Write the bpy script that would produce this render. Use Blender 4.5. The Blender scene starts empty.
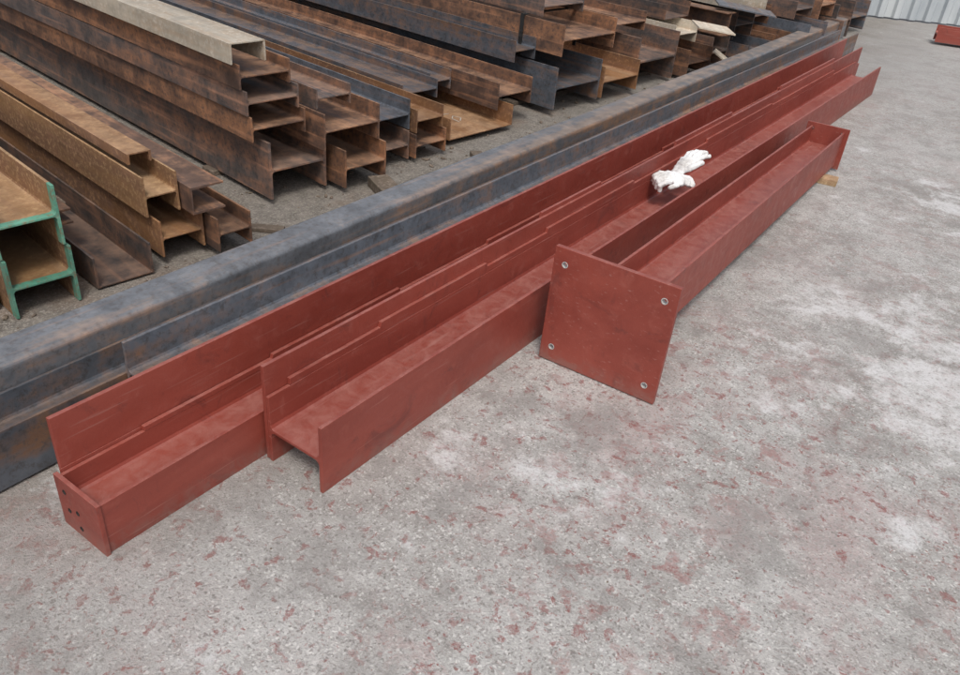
import bpy, bmesh, math, random
from mathutils import Vector, Matrix
random.seed(7)
sc = bpy.context.scene
COL = sc.collection

# ------------------------------------------------------------------ camera
th, ph, ro = math.radians(33.221), math.radians(32.099), math.radians(5.498)
Fh = Vector((-math.sin(th), math.cos(th), 0)); Zv = Vector((0, 0, 1))
F = Fh*math.cos(ph) - Zv*math.sin(ph)
R0 = Vector((math.cos(th), math.sin(th), 0)); U0 = Fh*math.sin(ph) + Zv*math.cos(ph)
R = R0*math.cos(ro) + U0*math.sin(ro); U = -R0*math.sin(ro) + U0*math.cos(ro)
cd = bpy.data.cameras.new("camera"); cam = bpy.data.objects.new("camera", cd); COL.objects.link(cam)
cd.sensor_width = 36; cd.lens = 797.8/960*36; cd.clip_start = .05; cd.clip_end = 800
M = Matrix((R, U, -F)).transposed().to_4x4(); M.translation = Vector((0, 0, 1.6)); cam.matrix_world = M
sc.camera = cam

# ------------------------------------------------------------------ light
w = bpy.data.worlds.new("World"); sc.world = w; w.use_nodes = True
nt = w.node_tree; bg = nt.nodes["Background"]; sky = nt.nodes.new("ShaderNodeTexSky")
sky.sky_type = 'NISHITA'; sky.sun_disc = False
SE, SR = math.radians(58), math.radians(140)
sky.sun_elevation = SE; sky.sun_rotation = SR; sky.air_density = 1.0; sky.dust_density = 4.0; sky.ozone_density = .6
hs = nt.nodes.new("ShaderNodeHueSaturation"); hs.inputs['Saturation'].default_value = .5
nt.links.new(sky.outputs[0], hs.inputs['Color']); nt.links.new(hs.outputs[0], bg.inputs[0]); bg.inputs[1].default_value = .15
sl = bpy.data.lights.new("sun", 'SUN'); sl.energy = 1.5; sl.angle = math.radians(14); sl.color = (1, .975, .93)
so = bpy.data.objects.new("sun", sl); COL.objects.link(so)
sd = Vector((math.sin(SR)*math.cos(SE), math.cos(SR)*math.cos(SE), math.sin(SE)))
so.rotation_euler = sd.to_track_quat('Z', 'Y').to_euler()
sc.view_settings.view_transform = 'Standard'; sc.view_settings.look = 'None'; sc.view_settings.exposure = 0

# ------------------------------------------------------------------ materials
class NT:
    def __init__(s, name):
        s.m = bpy.data.materials.new(name); s.m.use_nodes = True; s.t = s.m.node_tree
        s.b = s.t.nodes["Principled BSDF"]
    def n(s, typ, **kw):
        x = s.t.nodes.new(typ)
        for k, v in kw.items(): setattr(x, k, v)
        return x
    def l(s, a, b): s.t.links.new(a, b)
    def noise(s, vec, scale, det=4, rough=.6, dist=0):
        x = s.n("ShaderNodeTexNoise"); x.inputs['Scale'].default_value = scale; x.inputs['Detail'].default_value = det
        x.inputs['Roughness'].default_value = rough; x.inputs['Distortion'].default_value = dist
        s.l(vec, x.inputs['Vector']); return x.outputs[0]
    def rng(s, v, a, b, c=0., d=1., smooth=False):
        x = s.n("ShaderNodeMapRange"); x.clamp = True
        for i, q in zip((1, 2, 3, 4), (a, b, c, d)): x.inputs[i].default_value = q
        s.l(v, x.inputs[0]); return x.outputs[0]
    def mix(s, f, a, b, mode='MIX'):
        x = s.n("ShaderNodeMix", data_type='RGBA', blend_type=mode)
        for sock, v in ((x.inputs[0], f), (x.inputs[6], a), (x.inputs[7], b)):
            if isinstance(v, (int, float)): sock.default_value = v
            elif isinstance(v, tuple): sock.default_value = (*v, 1)
            else: s.l(v, sock)
        return x.outputs[2]
    def math(s, op, a, b=None):
        x = s.n("ShaderNodeMath", operation=op)
        for i, v in enumerate((a, b)):
            if v is None: continue
            if isinstance(v, (int, float)): x.inputs[i].default_value = v
            else: s.l(v, x.inputs[i])
        return x.outputs[0]
    def bump(s, h, st, dist=.002):
        x = s.n("ShaderNodeBump"); x.inputs['Strength'].default_value = st; x.inputs['Distance'].default_value = dist
        s.l(h, x.inputs['Height']); s.l(x.outputs[0], s.b.inputs['Normal'])
    def objvec(s, sc_=(1, 1, 1)):
        tc = s.n("ShaderNodeTexCoord"); oi = s.n("ShaderNodeObjectInfo")
        mp = s.n("ShaderNodeMapping"); mp.inputs['Scale'].default_value = sc_
        s.l(tc.outputs['Object'], mp.inputs[0])
        ad = s.n("ShaderNodeVectorMath", operation='ADD'); s.l(mp.outputs[0], ad.inputs[0])
        m = s.math('MULTIPLY', oi.outputs['Random'], 40.); s.l(m, ad.inputs[1])
        s.rand = oi.outputs['Random']
        return ad.outputs[0]

def steel(name, c1, c2, c3, bias=.5, spread=.12, rough=(.5, .85), metal=.0, streak=.12, scl=5, fine_amt=.75, top=None, topamt=.55):
    a = NT(name)
    v = a.objvec((1, streak, 1)); v2 = a.objvec((1, 1, 1))
    big = a.noise(v, scl, 4, .68); fine = a.noise(v2, 45, 4, .75); mid = a.noise(v2, 9, 4, .7)
    s_ = a.math('ADD', a.math('MULTIPLY', big, .6), a.math('MULTIPLY', mid, .4))
    f = a.rng(s_, bias-spread, bias+spread)
    col = a.mix(f, c1, c2)
    col = a.mix(a.rng(fine, .50, .64, 0, fine_amt), col, c3)
    st = a.noise(a.objvec((14, .6, 14)), 2.2, 2, .6)
    col = a.mix(a.rng(st, .54, .70, 0, .45), col, tuple(min(1, q*1.8+.02) for q in c2))
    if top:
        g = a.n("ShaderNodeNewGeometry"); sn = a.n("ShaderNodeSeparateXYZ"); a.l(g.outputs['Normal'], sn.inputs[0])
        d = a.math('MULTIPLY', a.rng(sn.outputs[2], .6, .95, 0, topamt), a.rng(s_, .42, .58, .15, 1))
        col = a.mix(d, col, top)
    vm = a.n("ShaderNodeHueSaturation"); a.l(col, vm.inputs['Color'])
    a.l(a.math('MULTIPLY', a.rng(mid, .35, .65, .72, 1.22), a.rng(a.rand, 0, 1, .75, 1.35)), vm.inputs['Value'])
    a.l(vm.outputs[0], a.b.inputs['Base Color'])
    a.l(a.rng(s_, bias-spread, bias+spread, *rough), a.b.inputs['Roughness'])
    a.b.inputs['Metallic'].default_value = metal
    a.bump(a.math('ADD', fine, a.math('MULTIPLY', mid, .6)), .45, .0025)
    return a.m

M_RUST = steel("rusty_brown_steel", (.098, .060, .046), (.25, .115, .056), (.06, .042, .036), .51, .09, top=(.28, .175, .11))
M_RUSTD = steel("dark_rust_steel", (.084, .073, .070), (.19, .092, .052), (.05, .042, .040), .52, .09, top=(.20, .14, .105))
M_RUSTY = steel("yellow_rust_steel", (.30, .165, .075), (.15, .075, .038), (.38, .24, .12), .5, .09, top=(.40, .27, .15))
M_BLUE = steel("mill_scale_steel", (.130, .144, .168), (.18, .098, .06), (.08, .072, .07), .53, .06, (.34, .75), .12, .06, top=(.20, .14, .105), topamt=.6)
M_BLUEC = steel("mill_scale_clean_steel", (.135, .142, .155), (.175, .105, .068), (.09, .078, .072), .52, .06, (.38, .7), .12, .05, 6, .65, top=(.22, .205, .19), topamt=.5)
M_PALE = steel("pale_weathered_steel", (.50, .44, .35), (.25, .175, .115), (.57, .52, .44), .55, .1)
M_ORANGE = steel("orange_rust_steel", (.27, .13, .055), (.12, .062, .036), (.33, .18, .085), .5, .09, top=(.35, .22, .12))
M_GREEN = steel("green_painted_steel", (.10, .30, .21), (.10, .22, .16), (.20, .11, .06), .53, .12)
M_WOOD = steel("weathered_timber", (.17, .13, .10), (.09, .07, .05), (.24, .19, .15), .5, .12)
M_WOOD2 = steel("fresh_timber", (.34, .23, .12), (.22, .14, .08), (.4, .3, .18), .5, .12)
M_STRAP = steel("black_strap", (.01, .01, .01), (.02, .02, .02), (.015, .015, .015))

def red_primer():
    a = NT("red_oxide_primer")
    v = a.objvec((1, .25, 1)); v2 = a.objvec()
    big = a.noise(v, 3.5, 4, .66, .4); mid = a.noise(v2, 16, 4, .72, .5); fine = a.noise(v2, 130, 2, .6)
    col = a.mix(a.rng(big, .38, .62), (.215, .040, .027), (.285, .060, .041))
    col = a.mix(a.rng(mid, .55, .72, 0, .4), col, (.34, .10, .073))
    col = a.mix(a.rng(a.noise(v2, 6, 5, .78, 1.), .56, .68, 0, .6), col, (.13, .032, .026))
    col = a.mix(a.rng(a.noise(a.objvec((1, .08, 2.5)), 42, 2, .55), .63, .74, 0, .4), col, (.40, .20, .17))
    g = a.n("ShaderNodeNewGeometry"); sn = a.n("ShaderNodeSeparateXYZ"); a.l(g.outputs['Normal'], sn.inputs[0])
    dust = a.math('MULTIPLY', a.rng(sn.outputs[2], .6, .95), a.rng(mid, .36, .62, .12, .5))
    col = a.mix(dust, col, (.38, .17, .14))
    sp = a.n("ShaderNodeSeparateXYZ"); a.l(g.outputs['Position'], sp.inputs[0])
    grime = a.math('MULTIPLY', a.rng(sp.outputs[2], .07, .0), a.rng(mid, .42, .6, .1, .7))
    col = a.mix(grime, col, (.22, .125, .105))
    a.l(col, a.b.inputs['Base Color'])
    a.l(a.rng(mid, .3, .7, .38, .62), a.b.inputs['Roughness'])
    a.bump(a.math('ADD', fine, a.math('MULTIPLY', mid, 1.2)), .28, .0015)
    return a.m
M_RED = red_primer()
a = NT("bare_bolt_metal"); a.b.inputs['Base Color'].default_value = (.5, .48, .46, 1); a.b.inputs['Roughness'].default_value = .45; M_BARE = a.m
a = NT("painted_hole_shade"); a.b.inputs['Base Color'].default_value = (.03, .022, .02, 1); a.b.inputs['Roughness'].default_value = .7; M_HOLE = a.m  # near-black rings and bore linings: shade inside the holes painted as colour
a = NT("chalk"); a.b.inputs['Base Color'].default_value = (.5, .48, .43, 1); a.b.inputs['Roughness'].default_value = .95; M_CHALK = a.m

def concrete():
    a = NT("stained_concrete")
    g = a.n("ShaderNodeNewGeometry"); P = g.outputs['Position']
    sp = a.n("ShaderNodeSeparateXYZ"); a.l(P, sp.inputs[0])
    def off(o):
        ad = a.n("ShaderNodeVectorMath", operation='ADD'); a.l(P, ad.inputs[0]); ad.inputs[1].default_value = o; return ad.outputs[0]
    def blob(cx, cy, r0, r1):
        x = a.math('SUBTRACT', sp.outputs[0], cx); y = a.math('SUBTRACT', sp.outputs[1], cy)
        return a.rng(a.math('SQRT', a.math('ADD', a.math('MULTIPLY', x, x), a.math('MULTIPLY', y, y))), r1, r0)
    n1 = a.noise(P, 1.1, 5, .66); n2 = a.noise(P, 11, 5, .75); n3 = a.noise(P, 75, 3, .8); n4 = a.noise(P, 150, 2, .8)
    col = a.mix(a.rng(n1, .38, .60), (.32, .302, .28), (.445, .432, .412))
    col = a.mix(a.rng(n2, .46, .62, 0, .5), col, (.54, .525, .505))
    col = a.mix(a.rng(n2, .48, .36, 0, .45), col, (.26, .24, .22))
    nv = a.n("ShaderNodeTexNoise"); nv.inputs['Scale'].default_value = 60; nv.inputs['Detail'].default_value = 1; a.l(P, nv.inputs['Vector'])
    ws = a.n("ShaderNodeVectorMath", operation='SCALE'); a.l(nv.outputs['Color'], ws.inputs[0]); ws.inputs['Scale'].default_value = .020
    wp = a.n("ShaderNodeVectorMath", operation='ADD'); a.l(P, wp.inputs[0]); a.l(ws.outputs[0], wp.inputs[1])
    vo = a.n("ShaderNodeTexVoronoi"); vo.inputs['Scale'].default_value = 105; a.l(wp.outputs[0], vo.inputs['Vector'])
    sv = a.n("ShaderNodeSeparateColor"); a.l(vo.outputs['Color'], sv.inputs[0])
    cell = a.rng(vo.outputs['Distance'], .55, .28)
    dark = a.math('MULTIPLY', cell, a.rng(sv.outputs[0], .66, .82)); lite = a.math('MULTIPLY', cell, a.rng(sv.outputs[1], .5, .75))
    col = a.mix(a.math('MULTIPLY', lite, .65), col, (.70, .68, .65))
    col = a.mix(a.math('MULTIPLY', dark, .7), col, (.16, .14, .127))
    col = a.mix(a.rng(n4, .56, .68, 0, .5), col, (.68, .66, .63))
    col = a.mix(a.rng(n3, .46, .35, 0, .65), col, (.19, .17, .155))
    brk = a.rng(n3, .38, .54, .12, 1)
    near = a.rng(sp.outputs[1], 4.2, 2.2, .45, 1)
    mk = a.n("ShaderNodeTexNoise"); mk.inputs['Scale'].default_value = .85; mk.inputs['Detail'].default_value = 2; a.l(off((3.1, 7.7, 0)), mk.inputs['Vector'])
    ms = a.n("ShaderNodeSeparateColor"); a.l(mk.outputs['Color'], ms.inputs[0])
    for scale, lo, hi, mlo, mhi, ch, o, c, amt in [
        (2.4, .46, .62, .38, .58, 2, (8.1, 1.2, 0), (.40, .30, .285), .6),
        (9, .555, .605, .38, .54, 0, (3.1, 7.7, 0), (.31, .155, .14), .65),
        (22, .58, .615, .34, .50, 1, (13.1, 2.7, 0), (.25, .09, .08), .85),
        (42, .605, .645, .30, .45, 0, (3.1, 22.7, 0), (.24, .08, .07), .85)]:
        q = off(o)
        m = a.rng(ms.outputs[ch], mlo, mhi); b = a.rng(a.noise(q, scale, 4, .66, .4), lo, hi)
        col = a.mix(a.math('MULTIPLY', a.math('MULTIPLY', a.math('MULTIPLY', a.math('MULTIPLY', m, b), amt), brk), near), col, c)
    # darker worn / dirty areas, heavier alongside the steel
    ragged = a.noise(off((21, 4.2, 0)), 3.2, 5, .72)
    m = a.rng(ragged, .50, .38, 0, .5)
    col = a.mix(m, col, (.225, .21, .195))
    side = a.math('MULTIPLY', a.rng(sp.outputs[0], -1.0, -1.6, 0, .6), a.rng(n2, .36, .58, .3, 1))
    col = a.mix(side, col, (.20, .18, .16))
    # pale lime / worn patches
    m = a.math('MAXIMUM', blob(-.2, 5.3, .05, .6), a.math('MULTIPLY', blob(.2, 3.1, .15, 1.1), .9))
    m = a.math('MAXIMUM', m, a.math('MULTIPLY', blob(-.8, 1.75, .1, .5), .45))
    m = a.rng(a.math('ADD', a.math('MULTIPLY', m, .22), ragged), .60, .69)
    col = a.mix(a.math('MULTIPLY', m, a.math('MULTIPLY', a.rng(n2, .36, .55, .25, .8), a.rng(n3, .34, .48, .35, 1))), col, (.66, .65, .645))
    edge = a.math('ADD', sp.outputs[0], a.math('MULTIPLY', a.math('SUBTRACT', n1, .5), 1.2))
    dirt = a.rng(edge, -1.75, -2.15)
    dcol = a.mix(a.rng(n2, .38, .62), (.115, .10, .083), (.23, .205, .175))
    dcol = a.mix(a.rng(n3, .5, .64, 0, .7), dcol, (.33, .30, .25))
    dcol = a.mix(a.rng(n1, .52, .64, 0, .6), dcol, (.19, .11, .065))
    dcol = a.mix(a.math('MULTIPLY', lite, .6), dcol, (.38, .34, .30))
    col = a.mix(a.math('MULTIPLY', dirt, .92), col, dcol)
    far = a.rng(sp.outputs[1], 4.5, 9, 0, .5)
    col = a.mix(a.math('MULTIPLY', far, a.rng(n1, .35, .6, .5, 1)), col, (.31, .30, .285))
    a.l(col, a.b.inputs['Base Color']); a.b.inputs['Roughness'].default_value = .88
    a.bump(a.math('ADD', n2, a.math('ADD', n3, a.math('MULTIPLY', n4, .5))), .75, .006)
    return a.m
M_CONC = concrete()

# ------------------------------------------------------------------ mesh helpers
def new_obj(name, bm, mats, loc=(0, 0, 0), rotz=0, parent=None, bevel=.0012, smooth=False):
    me = bpy.data.meshes.new(name); bmesh.ops.recalc_face_normals(bm, faces=bm.faces); bm.to_mesh(me); bm.free()
    for m in mats: me.materials.append(m)
    o = bpy.data.objects.new(name, me); COL.objects.link(o); o.location = loc; o.rotation_euler = (0, 0, rotz)
    if smooth:
        for p in me.polygons: p.use_smooth = True
    if bevel:
        b = o.modifiers.new("bevel", 'BEVEL'); b.width = bevel; b.segments = 2; b.limit_method = 'ANGLE'; b.angle_limit = math.radians(50)
    if parent: o.parent = parent
    return o

def box(bm, x0, x1, y0, y1, z0, z1, mi=0):
    r = bmesh.ops.create_cube(bm, size=1)
    for v in r['verts']:
        v.co = Vector(((x0+x1)/2+v.co.x*(x1-x0), (y0+y1)/2+v.co.y*(y1-y0), (z0+z1)/2+v.co.z*(z1-z0)))
    fs = {f for v in r['verts'] for f in v.link_faces}
    for f in fs: f.material_index = mi

def toothed(bm, x0, x1, ys, zs, zlo):
    out = [(ys[0], zlo)]
    for i, z in enumerate(zs):
        out += [(ys[i], z), (ys[i+1], z)] if i == 0 else [(ys[i]+.004, z), (ys[i+1], z)]
    out.append((ys[-1], zlo))
    a_ = [bm.verts.new((x0, y, z)) for y, z in out]; b_ = [bm.verts.new((x1, y, z)) for y, z in out]
    n = len(out)
    for i in range(n):
        j = (i+1) % n; bm.faces.new((a_[i], a_[j], b_[j], b_[i]))
    bm.faces.new(a_); bm.faces.new(b_[::-1])

def extrude(bm, pts, ys, mis=None, wob=0):
    rings = []
    for y in ys: rings.append([bm.verts.new((x, y, z)) for x, z in pts])
    n = len(pts)
    for k in range(len(ys)-1):
        for i in range(n):
            f = bm.faces.new((rings[k][i], rings[k][(i+1) % n], rings[k+1][(i+1) % n], rings[k+1][i]))
            f.material_index = mis[k] if mis else 0
    f = bm.faces.new(rings[0]); f.material_index = mis[0] if mis else 0
    f = bm.faces.new(rings[-1][::-1]); f.material_index = mis[-1] if mis else 0

def prof_H(w, h, tf, tw, zc=None, r=None, hb=None):
    zc = h/2 if zc is None else zc; r = r or min(tw*1.3, h*.12); a, b = zc-tw/2, zc+tw/2
    return [(0, 0), (tf, 0), (tf, a-r), (tf+r*.35, a-r*.35), (tf+r, a), (w-tf-r, a), (w-tf-r*.35, a-r*.35), (w-tf, a-r), (w-tf, 0), (w, 0),
            (w, h), (w-tf, h), (w-tf, b+r), (w-tf-r*.35, b+r*.35), (w-tf-r, b), (tf+r, b), (tf+r*.35, b+r*.35), (tf, b+r), (tf, h), (0, h)]
def prof_I(w, h, tf, tw): return [(z, x) for x, z in prof_H(h, w, tf, tw)]
def prof_C(w, h, tf, tw): return [(0, 0), (w, 0), (w, h), (w-tf, h), (w-tf*1.2, tw), (tf*1.2, tw), (tf, h), (0, h)]
def prof_Cd(w, h, tf, tw): return [(x, h-z) for x, z in prof_C(w, h, tf, tw)]
def prof_Cr(w, h, tf, tw): return [(0, 0), (w, 0), (w, tf), (tw, tf*1.2), (tw, h-tf*1.2), (w, h-tf), (w, h), (0, h)]
def prof_L(w, h, tf, tw): return [(0, 0), (w, 0), (w, tw), (tw, tw), (tw, h), (0, h)]
PR = dict(H=prof_H, I=prof_I, C=prof_C, D=prof_Cd, R=prof_Cr, L=prof_L)

# ------------------------------------------------------------------ ground
bm = bmesh.new()
v = [bm.verts.new(p) for p in ((-250, -250, 0), (250, -250, 0), (250, 250, 0), (-250, 250, 0))]; bm.faces.new(v)
new_obj("concrete_ground", bm, [M_CONC], bevel=0)

# ------------------------------------------------------------------ red painted members
bm = bmesh.new()
L = 7.3
extrude(bm, [(x-1.655, z) for x, z in prof_H(.175, .16, .011, .009, zc=.085)], [.665, .665+L])
box(bm, -1.672, -1.659, .675, 8.05, .02, .325)
toothed(bm, -1.6585, -1.6565, [.67, 7.9], [.17], .15)
toothed(bm, -1.656, -1.643, [.90, 1.35, 1.95, 2.5, 3.3, 4.2, 5.1, 6.2, 7.5], [.176, .19, .178, .194, .18, .198, .182, .2], .1605)
redA = new_obj("red_steel_beam", bm, [M_RED], bevel=.0012)

def plate_with_holes(name, w, h, t, holes, r, parent, loc, rimmat):
    bm = bmesh.new(); box(bm, -w/2, w/2, -t/2, t/2, -h/2, h/2)
    o = new_obj(name, bm, [M_RED], bevel=0)
    bmc = bmesh.new()
    for (x, z) in holes:
        q = bmesh.ops.create_cone(bmc, cap_ends=True, segments=24, radius1=r, radius2=r, depth=t*4)
        bmesh.ops.transform(bmc, verts=q['verts'], matrix=Matrix.Translation((x, 0, z)) @ Matrix.Rotation(math.pi/2, 4, 'X'))
    c = new_obj("cutter", bmc, [], bevel=0)
    md = o.modifiers.new("b", 'BOOLEAN'); md.object = c; md.operation = 'DIFFERENCE'; md.solver = 'EXACT'
    dg = bpy.context.evaluated_depsgraph_get(); me = bpy.data.meshes.new_from_object(o.evaluated_get(dg))
    o.modifiers.clear(); o.data = me; bpy.data.objects.remove(c)
    b = o.modifiers.new("bevel", 'BEVEL'); b.width = .0018; b.segments = 2; b.limit_method = 'ANGLE'; b.angle_limit = math.radians(50)
    o.location = loc; o.parent = parent
    bmr = bmesh.new()
    for (x, z) in holes:
        n = 24; ri, rr = r*.93, r*1.12
        A_ = [bmr.verts.new((x+ri*math.cos(i*2*math.pi/n), -t/2-.0012, z+ri*math.sin(i*2*math.pi/n))) for i in range(n)]
        B_ = [bmr.verts.new((x+rr*math.cos(i*2*math.pi/n), -t/2-.0006, z+rr*math.sin(i*2*math.pi/n))) for i in range(n)]
        C_ = [bmr.verts.new((x+ri*math.cos(i*2*math.pi/n), t/2, z+ri*math.sin(i*2*math.pi/n))) for i in range(n)]
        for i in range(n):
            j = (i+1) % n
            bmr.faces.new((A_[i], A_[j], B_[j], B_[i])); bmr.faces.new((C_[i], C_[j], A_[j], A_[i]))
    rg = new_obj(name+"_hole_rims", bmr, [rimmat], bevel=0); rg.location = loc; rg.parent = parent
plate_with_holes("end_cap_plate", .186, .17, .012, [(-.055, .045), (-.050, -.015), (-.01, .0), (-.008, -.052)], .0068, redA, (-1.567, .6585, .082), M_HOLE)

bm = bmesh.new()
extrude(bm, [(x-1.452, z) for x, z in prof_H(.217, .232, .012, .010, zc=.115)], [1.16, 7.6])
box(bm, -1.4655, -1.4535, 1.16, 7.75, .004, .33)
toothed(bm, -1.4525, -1.4405, [1.24, 1.62, 2.2, 2.62, 3.4, 4.3, 5.4, 6.9], [.256, .274, .26, .278, .262, .28, .268], .2325)
toothed(bm, -1.478, -1.4665, [2.0, 2.6, 3.1, 3.9, 4.7, 5.6, 6.9], [.31, .345, .318, .35, .322, .352], .17)
redB = new_obj("red_steel_beam", bm, [M_RED], bevel=.0012)

P0 = Vector((-.935, 2.2, .226)); P1 = Vector((-1.035, 5.27, .137)); ax = (P1-P0); Lc = ax.length; ay = ax.normalized()
axx = ay.cross(Vector((0, 0, 1))).normalized(); az = axx.cross(ay).normalized()
colm = bpy.data.objects.new("red_steel_column", None); COL.objects.link(colm)
Mc = Matrix((axx, ay, az)).transposed().to_4x4(); Mc.translation = P0; colm.matrix_world = Mc
bm = bmesh.new(); W = .205; H = .205
extrude(bm, [(x-W/2, z-H/2) for x, z in prof_H(W, H, .012, .008)], [.011, Lc-.008])
new_obj("shaft", bm, [M_RED], parent=colm, bevel=.0015)
plate_with_holes("base_plate", .455, .445, .020, [(-.183, .163), (.183, .163), (-.183, -.163), (.183, -.163)], .0105, colm, (0, 0, 0), M_BARE)
plate_with_holes("cap_plate", .255, .25, .014, [(-.09, .09), (.09, .09), (-.09, -.09), (.09, -.09)], .009, colm, (0, Lc, 0), M_HOLE)
bm = bmesh.new(); box(bm, -.09, .09, -.05, .05, 0, .034); new_obj("timber_block", bm, [M_WOOD2], loc=(-.93, 5.0, .001), rotz=.15)

# ------------------------------------------------------------------ long dark members
def rrect(w, h, r, n=5):
    pts = []
    for cx, cz, a0 in ((w-r, r, -90), (w-r, h-r, 0), (r, h-r, 90), (r, r, 180)):
        for i in range(n+1):
            t = math.radians(a0+90*i/n); pts.append((cx+r*math.cos(t), cz+r*math.sin(t)))
    return pts
bm = bmesh.new(); extrude(bm, [(x-2.20, z+.055) for x, z in rrect(.15, .205, .018)], [-3, 9.7])
new_obj("dark_steel_box_beam", bm, [M_BLUEC], bevel=0)
bm = bmesh.new(); extrude(bm, [(x-2.04, z+.01) for x, z in prof_H(.165, .18, .010, .008)], [-3, 6.2]); new_obj("rusty_steel_i_beam", bm, [M_BLUE])
bm = bmesh.new(); extrude(bm, [(x-1.865, z+.10) for x, z in prof_H(.178, .205, .011, .008)], [1.0, 8.6]); new_obj("steel_h_beam", bm, [M_BLUE])
for yy in (1.6, 4.4, 7.4):
    bm = bmesh.new(); box(bm, -1.86, -1.69, yy, yy+.1, 0, .099); new_obj("timber_block", bm, [M_WOOD], bevel=.004)
for yy in (-1, 2.9, 6.2, 9.0):
    bm = bmesh.new(); box(bm, -2.22, -2.06, yy, yy+.1, 0, .054); new_obj("timber_block", bm, [M_WOOD], bevel=.004)

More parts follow.
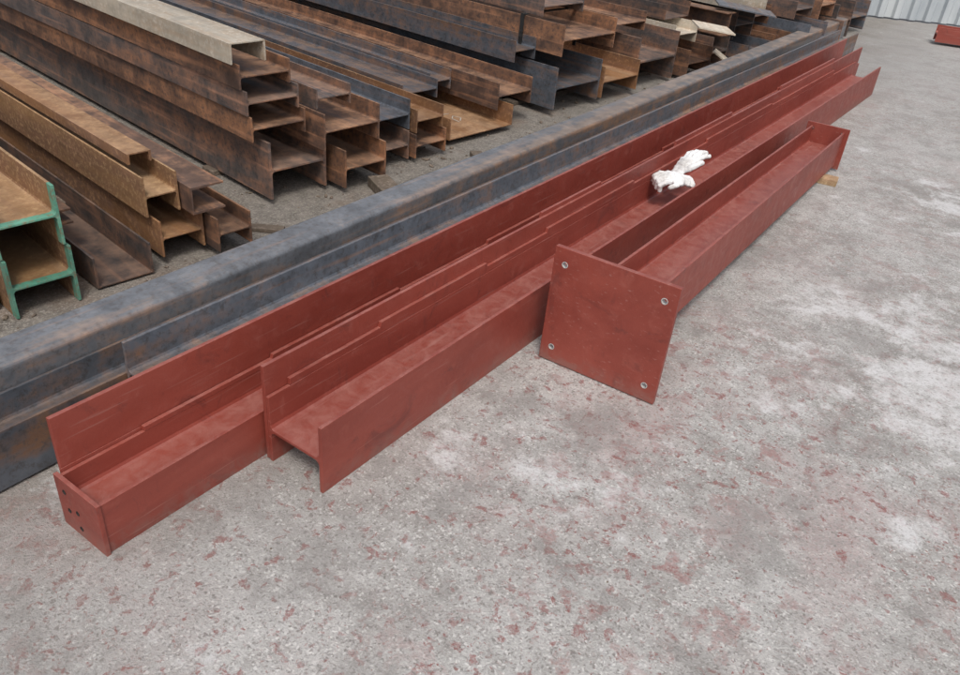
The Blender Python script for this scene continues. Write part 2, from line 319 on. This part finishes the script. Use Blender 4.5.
# ------------------------------------------------------------------ stacks
A7 = math.radians(7.08); sh = Vector((math.sin(A7), math.cos(A7), 0)); nh = Vector((math.cos(A7), -math.sin(A7), 0))
PHI = math.pi/2 - A7
def beam(name, kind, s0, s1, z0, z1, e, L, mat, endmat=None, tf=None, tw=None, dphi=0):
    w, h = s1-s0, z1-z0
    tf = tf or max(.009, min(w, h)*.05); tw = tw or tf*.7
    bm = bmesh.new()
    if endmat: extrude(bm, PR[kind](w, h, tf, tw), [0, .035, L], [1, 0])
    else: extrude(bm, PR[kind](w, h, tf, tw), [0, L])
    p = sh*s0 + nh*e
    return new_obj(name, bm, [mat]+([endmat] if endmat else []), loc=(p.x, p.y, z0), rotz=PHI+dphi)
HB = "rusty_steel_h_beam"; IB = "rusty_steel_i_beam"; CH = "rusty_steel_channel"
B_ = [
 (HB, 'H', .73, .955, .235, .46, -2.80, 9, M_RUSTY, M_GREEN),
 (HB, 'H', .735, .965, .005, .23, -2.79, 9, M_RUSTY, M_GREEN),
 (IB, 'H', .42, .72, .005, .20, -2.9, 9, M_RUST),
 (CH, 'C', 1.04, 1.27, .01, .14, -2.82, 9, M_RUSTD),
 (CH, 'R', 1.00, 1.12, .145, .21, -3.15, 9, M_RUST),
 (IB, 'H', 1.30, 1.445, .215, .38, -2.88, 9, M_RUSTY),
 (CH, 'R', 1.455, 1.60, .215, .33, -2.80, 9, M_RUST),
 (CH, 'D', 1.32, 1.42, .385, .43, -3.02, 9, M_ORANGE),
 (IB, 'H', 1.33, 1.52, .045, .20, -2.85, 9, M_ORANGE),
 (CH, 'H', 1.53, 1.69, .045, .19, -2.76, 9, M_RUST),
 (CH, 'L', 1.72, 1.80, .03, .11, -2.95, 9, M_RUSTD),
 (HB, 'H', 2.03, 2.36, .03, .31, -3.12, 9, M_RUSTD),
 (IB, 'H', 1.96, 2.26, .32, .435, -3.14, 9, M_RUST),
 (IB, 'H', 1.95, 2.235, .44, .55, -3.15, 9, M_RUSTD),
 (IB, 'H', 1.935, 2.205, .555, .665, -3.17, 9, M_RUST),
 (CH, 'D', 1.90, 2.08, .67, .76, -3.17, 2.1, M_PALE),
 (HB, 'H', 2.40, 2.67, .035, .23, -3.02, 9, M_RUST),
 (HB, 'H', 2.30, 2.65, .24, .42, -3.05, 9, M_RUST),
 (IB, 'H', 2.31, 2.52, .425, .52, -3.12, 9, M_RUSTD),
 (IB, 'H', 2.74, 2.97, .03, .19, -3.17, 9, M_RUSTD),
 (IB, 'H', 2.75, 2.98, .195, .36, -3.18, 9, M_BLUE),
 (IB, 'H', 3.00, 3.24, .03, .165, -3.15, 9, M_RUST),
 (IB, 'H', 3.01, 3.22, .17, .30, -3.16, 9, M_ORANGE),
 (CH, 'C', 3.36, 3.93, .04, .17, -3.24, 9, M_ORANGE),
 (IB, 'H', 3.30, 3.6, .175, .29, -3.6, 9, M_BLUE),
 (CH, 'H', 3.84, 4.17, .13, .30, -3.30, 9, M_RUST),
 (IB, 'H', 3.62, 3.82, .175, .30, -3.7, 9, M_BLUE),
 (HB, 'H', 4.40, 4.92, .05, .33, -3.28, 9, M_BLUE),
 (HB, 'H', 4.96, 5.42, .05, .27, -3.28, 9, M_ORANGE),
 (HB, 'H', 4.42, 5.02, .40, .60, -3.28, 9, M_RUST),
 (HB, 'H', 4.2, 4.42, .34, .48, -3.5, 9, M_BLUE),
 (IB, 'H', 4.45, 4.9, .61, .73, -3.5, 9, M_RUSTD),
 (HB, 'H', 5.50, 6.08, .03, .40, -3.36, 9, M_RUSTD),
 (IB, 'H', 5.3, 5.75, .41, .55, -3.5, 9, M_RUST),
 (HB, 'H', 6.2, 6.55, .03, .25, -3.3, 5, M_RUST), (IB, 'H', 6.15, 6.5, .26, .42, -3.45, 6, M_PALE), (CH, 'C', 6.2, 6.6, .43, .55, -3.6, 6, M_RUSTD),
 (HB, 'H', 6.65, 6.95, .03, .30, -3.35, 6, M_RUSTD), (IB, 'I', 6.7, 6.85, .31, .5, -3.3, 5, M_RUST),
 (HB, 'H', 7.05, 7.5, .03, .22, -3.2, 6, M_BLUE), (HB, 'H', 7.1, 7.45, .23, .46, -3.4, 6, M_RUSTD), (CH, 'C', 7.15, 7.4, .47, .56, -3.3, 6, M_PALE),
 (IB, 'H', 7.6, 7.9, .03, .26, -3.2, 6, M_RUST), (IB, 'H', 7.6, 8.0, .27, .45, -3.5, 6, M_RUST),
 (HB, 'H', 8.05, 8.45, .03, .33, -3.1, 6, M_BLUE), (IB, 'H', 8.1, 8.5, .34, .5, -3.3, 6, M_RUSTD),
 (HB, 'H', 8.6, 9.05, .03, .28, -3.15, 6, M_RUSTD), (IB, 'H', 8.7, 9.1, .29, .55, -3.3, 6, M_RUST),
 (HB, 'H', 9.2, 9.7, .03, .4, -3.3, 6, M_RUSTD), (HB, 'H', 9.9, 10.4, .03, .35, -3.4, 6, M_BLUE), (IB, 'H', 9.3, 9.9, .41, .65, -3.5, 6, M_RUST),
]
for b in B_: beam(b[0], b[1], *b[2:8], b[8], b[9] if len(b) > 9 else None, dphi=random.uniform(-.006, .006) if b[2] < 6.1 else random.uniform(-.05, .05))
def strap(s0, s1, z0, z1, e):
    bm = bmesh.new(); t = .006
    for x0, x1, a_, b_ in ((s0-t, s1+t, z1, z1+t), (s0-t, s0, z0, z1), (s1, s1+t, z0, z1)): box(bm, x0, x1, 0, .03, a_, b_)
    p = nh*e; new_obj("black_strap", bm, [M_STRAP], loc=(p.x, p.y, 0), rotz=PHI, bevel=0)
strap(4.41, 5.03, .34, .605, -3.62)

for e in (-3.6, -6.5, -9.5):
    for s0, s1, zt in ((1.2, 1.75, .044), (2.0, 3.3, .029), (3.3, 4.3, .039), (4.35, 6.2, .029), (6.2, 10.4, .029)):
        bm = bmesh.new(); box(bm, s0, s1, 0, .1, 0, zt)
        p = nh*e; new_obj("dunnage_timber", bm, [M_WOOD], loc=(p.x, p.y, .0), rotz=PHI, bevel=.004)
for s, e, lx, ly, hz, rz in ((2.56, -2.86, .11, .36, .055, 1.1), (3.35, -2.98, .07, .16, .03, .9), (2.2, -2.62, .03, .12, .012, .4), (4.3, -2.95, .06, .2, .03, 1.4), (1.85, -2.9, .05, .16, .02, 2.2)):
    bm = bmesh.new(); box(bm, -lx/2, lx/2, -ly/2, ly/2, 0, hz); p = sh*s+nh*e
    new_obj("timber_block", bm, [M_WOOD], loc=(p.x, p.y, .001), rotz=rz, bevel=.003)
for (s, e, z, sx, sy, rz, ry, m) in [(6.3, -3.2, .44, .3, .3, .6, .1, M_PALE), (6.6, -3.15, .15, .3, .12, .2, .5, M_PALE), (6.9, -3.1, .06, .12, .5, 1.2, .1, M_WOOD2),
                                 (7.3, -3.0, .03, .4, .09, .4, .06, M_PALE), (8.2, -2.95, .03, .5, .12, .3, .04, M_RUST), (7.0, -3.3, .52, .5, .3, .5, .1, M_BLUE)]:
    bm = bmesh.new(); box(bm, -sx/2, sx/2, -sy/2, sy/2, -.006, .006); p = sh*s+nh*e
    o = new_obj("steel_offcut", bm, [m], loc=(p.x, p.y, z)); o.rotation_euler = (0, ry, rz)

def chalk(s, e, z, strokes, size):
    bm = bmesh.new()
    for st in strokes:
        for (x0, y0), (x1, y1) in zip(st, st[1:]):
            a_ = Vector((x0, y0, 0))*size; b_ = Vector((x1, y1, 0))*size; d = (b_-a_).normalized(); n = Vector((-d.y, d.x, 0))*.003
            bm.faces.new([bm.verts.new(q) for q in (a_-n-d*.003, b_-n+d*.003, b_+n+d*.003, a_+n-d*.003)])
    p = sh*s+nh*e; new_obj("chalk_marking", bm, [M_CHALK], loc=(p.x, p.y, z), rotz=PHI+.05, bevel=0)
STK = [[(0, 0), (.1, .6), (.5, .9), (.6, .4), (.2, .1)], [(.6, 1.3), (.1, 1.4), (.5, 1.9), (0, 2.0)], [(0, 2.4), (.6, 2.6)], [(.3, 2.3), (.4, 2.8)], [(.1, 3.2), (.6, 3.3), (.5, 3.9), (0, 3.8), (.1, 3.2)]]
chalk(3.66, -3.45, .0485, STK, .12)

# ------------------------------------------------------------------ fence
bm = bmesh.new()
def corr(p0, p1, h=2.1, pitch=.2, dep=.045):
    p0 = Vector(p0); p1 = Vector(p1); d = (p1-p0); L = d.length; d.normalize(); n = Vector((-d.y, d.x, 0))
    k = int(L/pitch); prev = None
    for i in range(k):
        for fr, o in ((0, 0), (.3, 0), (.42, 1), (.83, 1), (.95, 0)):
            q = p0+d*(pitch*(i+fr))+n*dep*o
            a_, b_ = bm.verts.new((q.x, q.y, .02)), bm.verts.new((q.x, q.y, h))
            if prev: bm.faces.new((prev[0], a_, b_, prev[1]))
            prev = (a_, b_)
corr((-3.6, 11.3, 0), (9, 18.2, 0)); corr((-22, 14.5, 0), (-3.6, 11.3, 0))
a = NT("galvanised_sheet"); v_ = a.objvec((1, 1, .2)); nn = a.noise(v_, 3, 4, .6)
a.l(a.mix(a.rng(nn, .35, .65), (.33, .37, .40), (.53, .56, .57)), a.b.inputs['Base Color']); a.b.inputs['Roughness'].default_value = .5
new_obj("corrugated_fence", bm, [a.m], bevel=0)
bm = bmesh.new(); extrude(bm, prof_H(.2, .16, .012, .009), [0, 3]); new_obj("red_steel_beam", bm, [M_RED], loc=(-1.35, 11.0, .03), rotz=-math.pi/2+.25)

# ------------------------------------------------------------------ pair of crumpled work gloves
a = NT("white_cotton"); v_ = a.objvec(); a.b.inputs['Roughness'].default_value = .95
a.l(a.mix(a.rng(a.noise(v_, 14, 4, .6), .4, .65), (.80, .79, .78), (.60, .58, .55)), a.b.inputs['Base Color'])
a.bump(a.noise(v_, 300, 3, .6), .4, .001); M_COT = a.m
def glove(loc, rot, scale, curl, spread, mirror=1):
    bm = bmesh.new()
    def ball(p, r, sx=1, sy=1, sz=1):
        q = bmesh.ops.create_icosphere(bm, subdivisions=2, radius=r)
        bmesh.ops.transform(bm, verts=q['verts'], matrix=Matrix.Translation(p) @ Matrix.Diagonal((sx, sy, sz, 1)))
    def chain(pts, n=6):
        for (p, r), (q, s) in zip(pts, pts[1:]):
            for i in range(n+1):
                t = i/n; ball(Vector(p).lerp(Vector(q), t), r*(1-t)+s*t)
    for y, wx, tz, zz in ((-.085, 1.85, .75, .0), (-.068, 1.7, .75, .004), (-.05, 1.5, .7, .008), (-.03, 1.6, .75, .012), (-.005, 1.8, .8, .016), (.02, 1.85, .8, .018), (.04, 1.75, .7, .014)):
        ball((0, y, zz), .027, wx, 1, tz)
    for x, ln, zc in ((-.037, .060, -.004), (-.013, .072, .006), (.012, .068, .002), (.036, .052, -.004)):
        sp = spread
        chain([((x*mirror*.9, .03, .014), .0135), ((x*mirror*1.05, .06, .018+zc), .0138), ((x*mirror*sp, .06+ln*.55*(1-curl*.3), .012+zc-curl*.015), .0135),
               ((x*mirror*sp*1.05, .06+ln*(1-curl*.8), -.004-curl*.03), .012)])
    chain([((-.03*mirror, -.03, .010), .016), ((-.054*mirror, -.005, .018), .0155), ((-.068*mirror, .025, .016), .0138), ((-.070*mirror, .048, .006), .012)])
    g = new_obj("work_glove", bm, [M_COT], bevel=0, smooth=True)
    rm = g.modifiers.new("r", 'REMESH'); rm.mode = 'VOXEL'; rm.voxel_size = .003; rm.use_smooth_shade = True
    sm = g.modifiers.new("s", 'SMOOTH'); sm.iterations = 2; sm.factor = .5
    tx = bpy.data.textures.new("wr", 'CLOUDS'); tx.noise_scale = .03
    dm = g.modifiers.new("d", 'DISPLACE'); dm.texture = tx; dm.strength = .012; dm.mid_level = .5
    g.location = loc; g.rotation_euler = [math.radians(q) for q in rot]; g.scale = (scale,)*3
glove((-1.335, 3.62, .25), (4, -12, 140), 1.02, .85, 1.1)
glove((-1.345, 3.78, .278), (34, -6, -24), 1.02, .2, 1.25, -1)

# ------------------------------------------------------------------ loose stones / debris
bm = bmesh.new()
for i in range(1100):
    x = random.uniform(-3.3, -2.25) if i < 850 else random.uniform(-8, -3); y = random.uniform(.2, 9.5); r = random.choice((.003, .004, .005, .006, .009, .013))
    q = bmesh.ops.create_icosphere(bm, subdivisions=1, radius=r)
    mt = Matrix.Translation((x, y, r*.4)) @ Matrix.Rotation(random.random()*6, 4, 'Z') @ Matrix.Diagonal((random.uniform(.7, 1.9), random.uniform(.6, 1.2), random.uniform(.4, .8), 1))
    bmesh.ops.transform(bm, verts=q['verts'], matrix=mt)
for i in range(60):
    x = random.uniform(-1.2, 1.0); y = random.uniform(.3, 5); r = random.choice((.0015, .002, .003))
    q = bmesh.ops.create_icosphere(bm, subdivisions=1, radius=r); bmesh.ops.transform(bm, verts=q['verts'], matrix=Matrix.Translation((x, y, r*.4)))
new_obj("gravel_debris", bm, [M_WOOD], bevel=0)
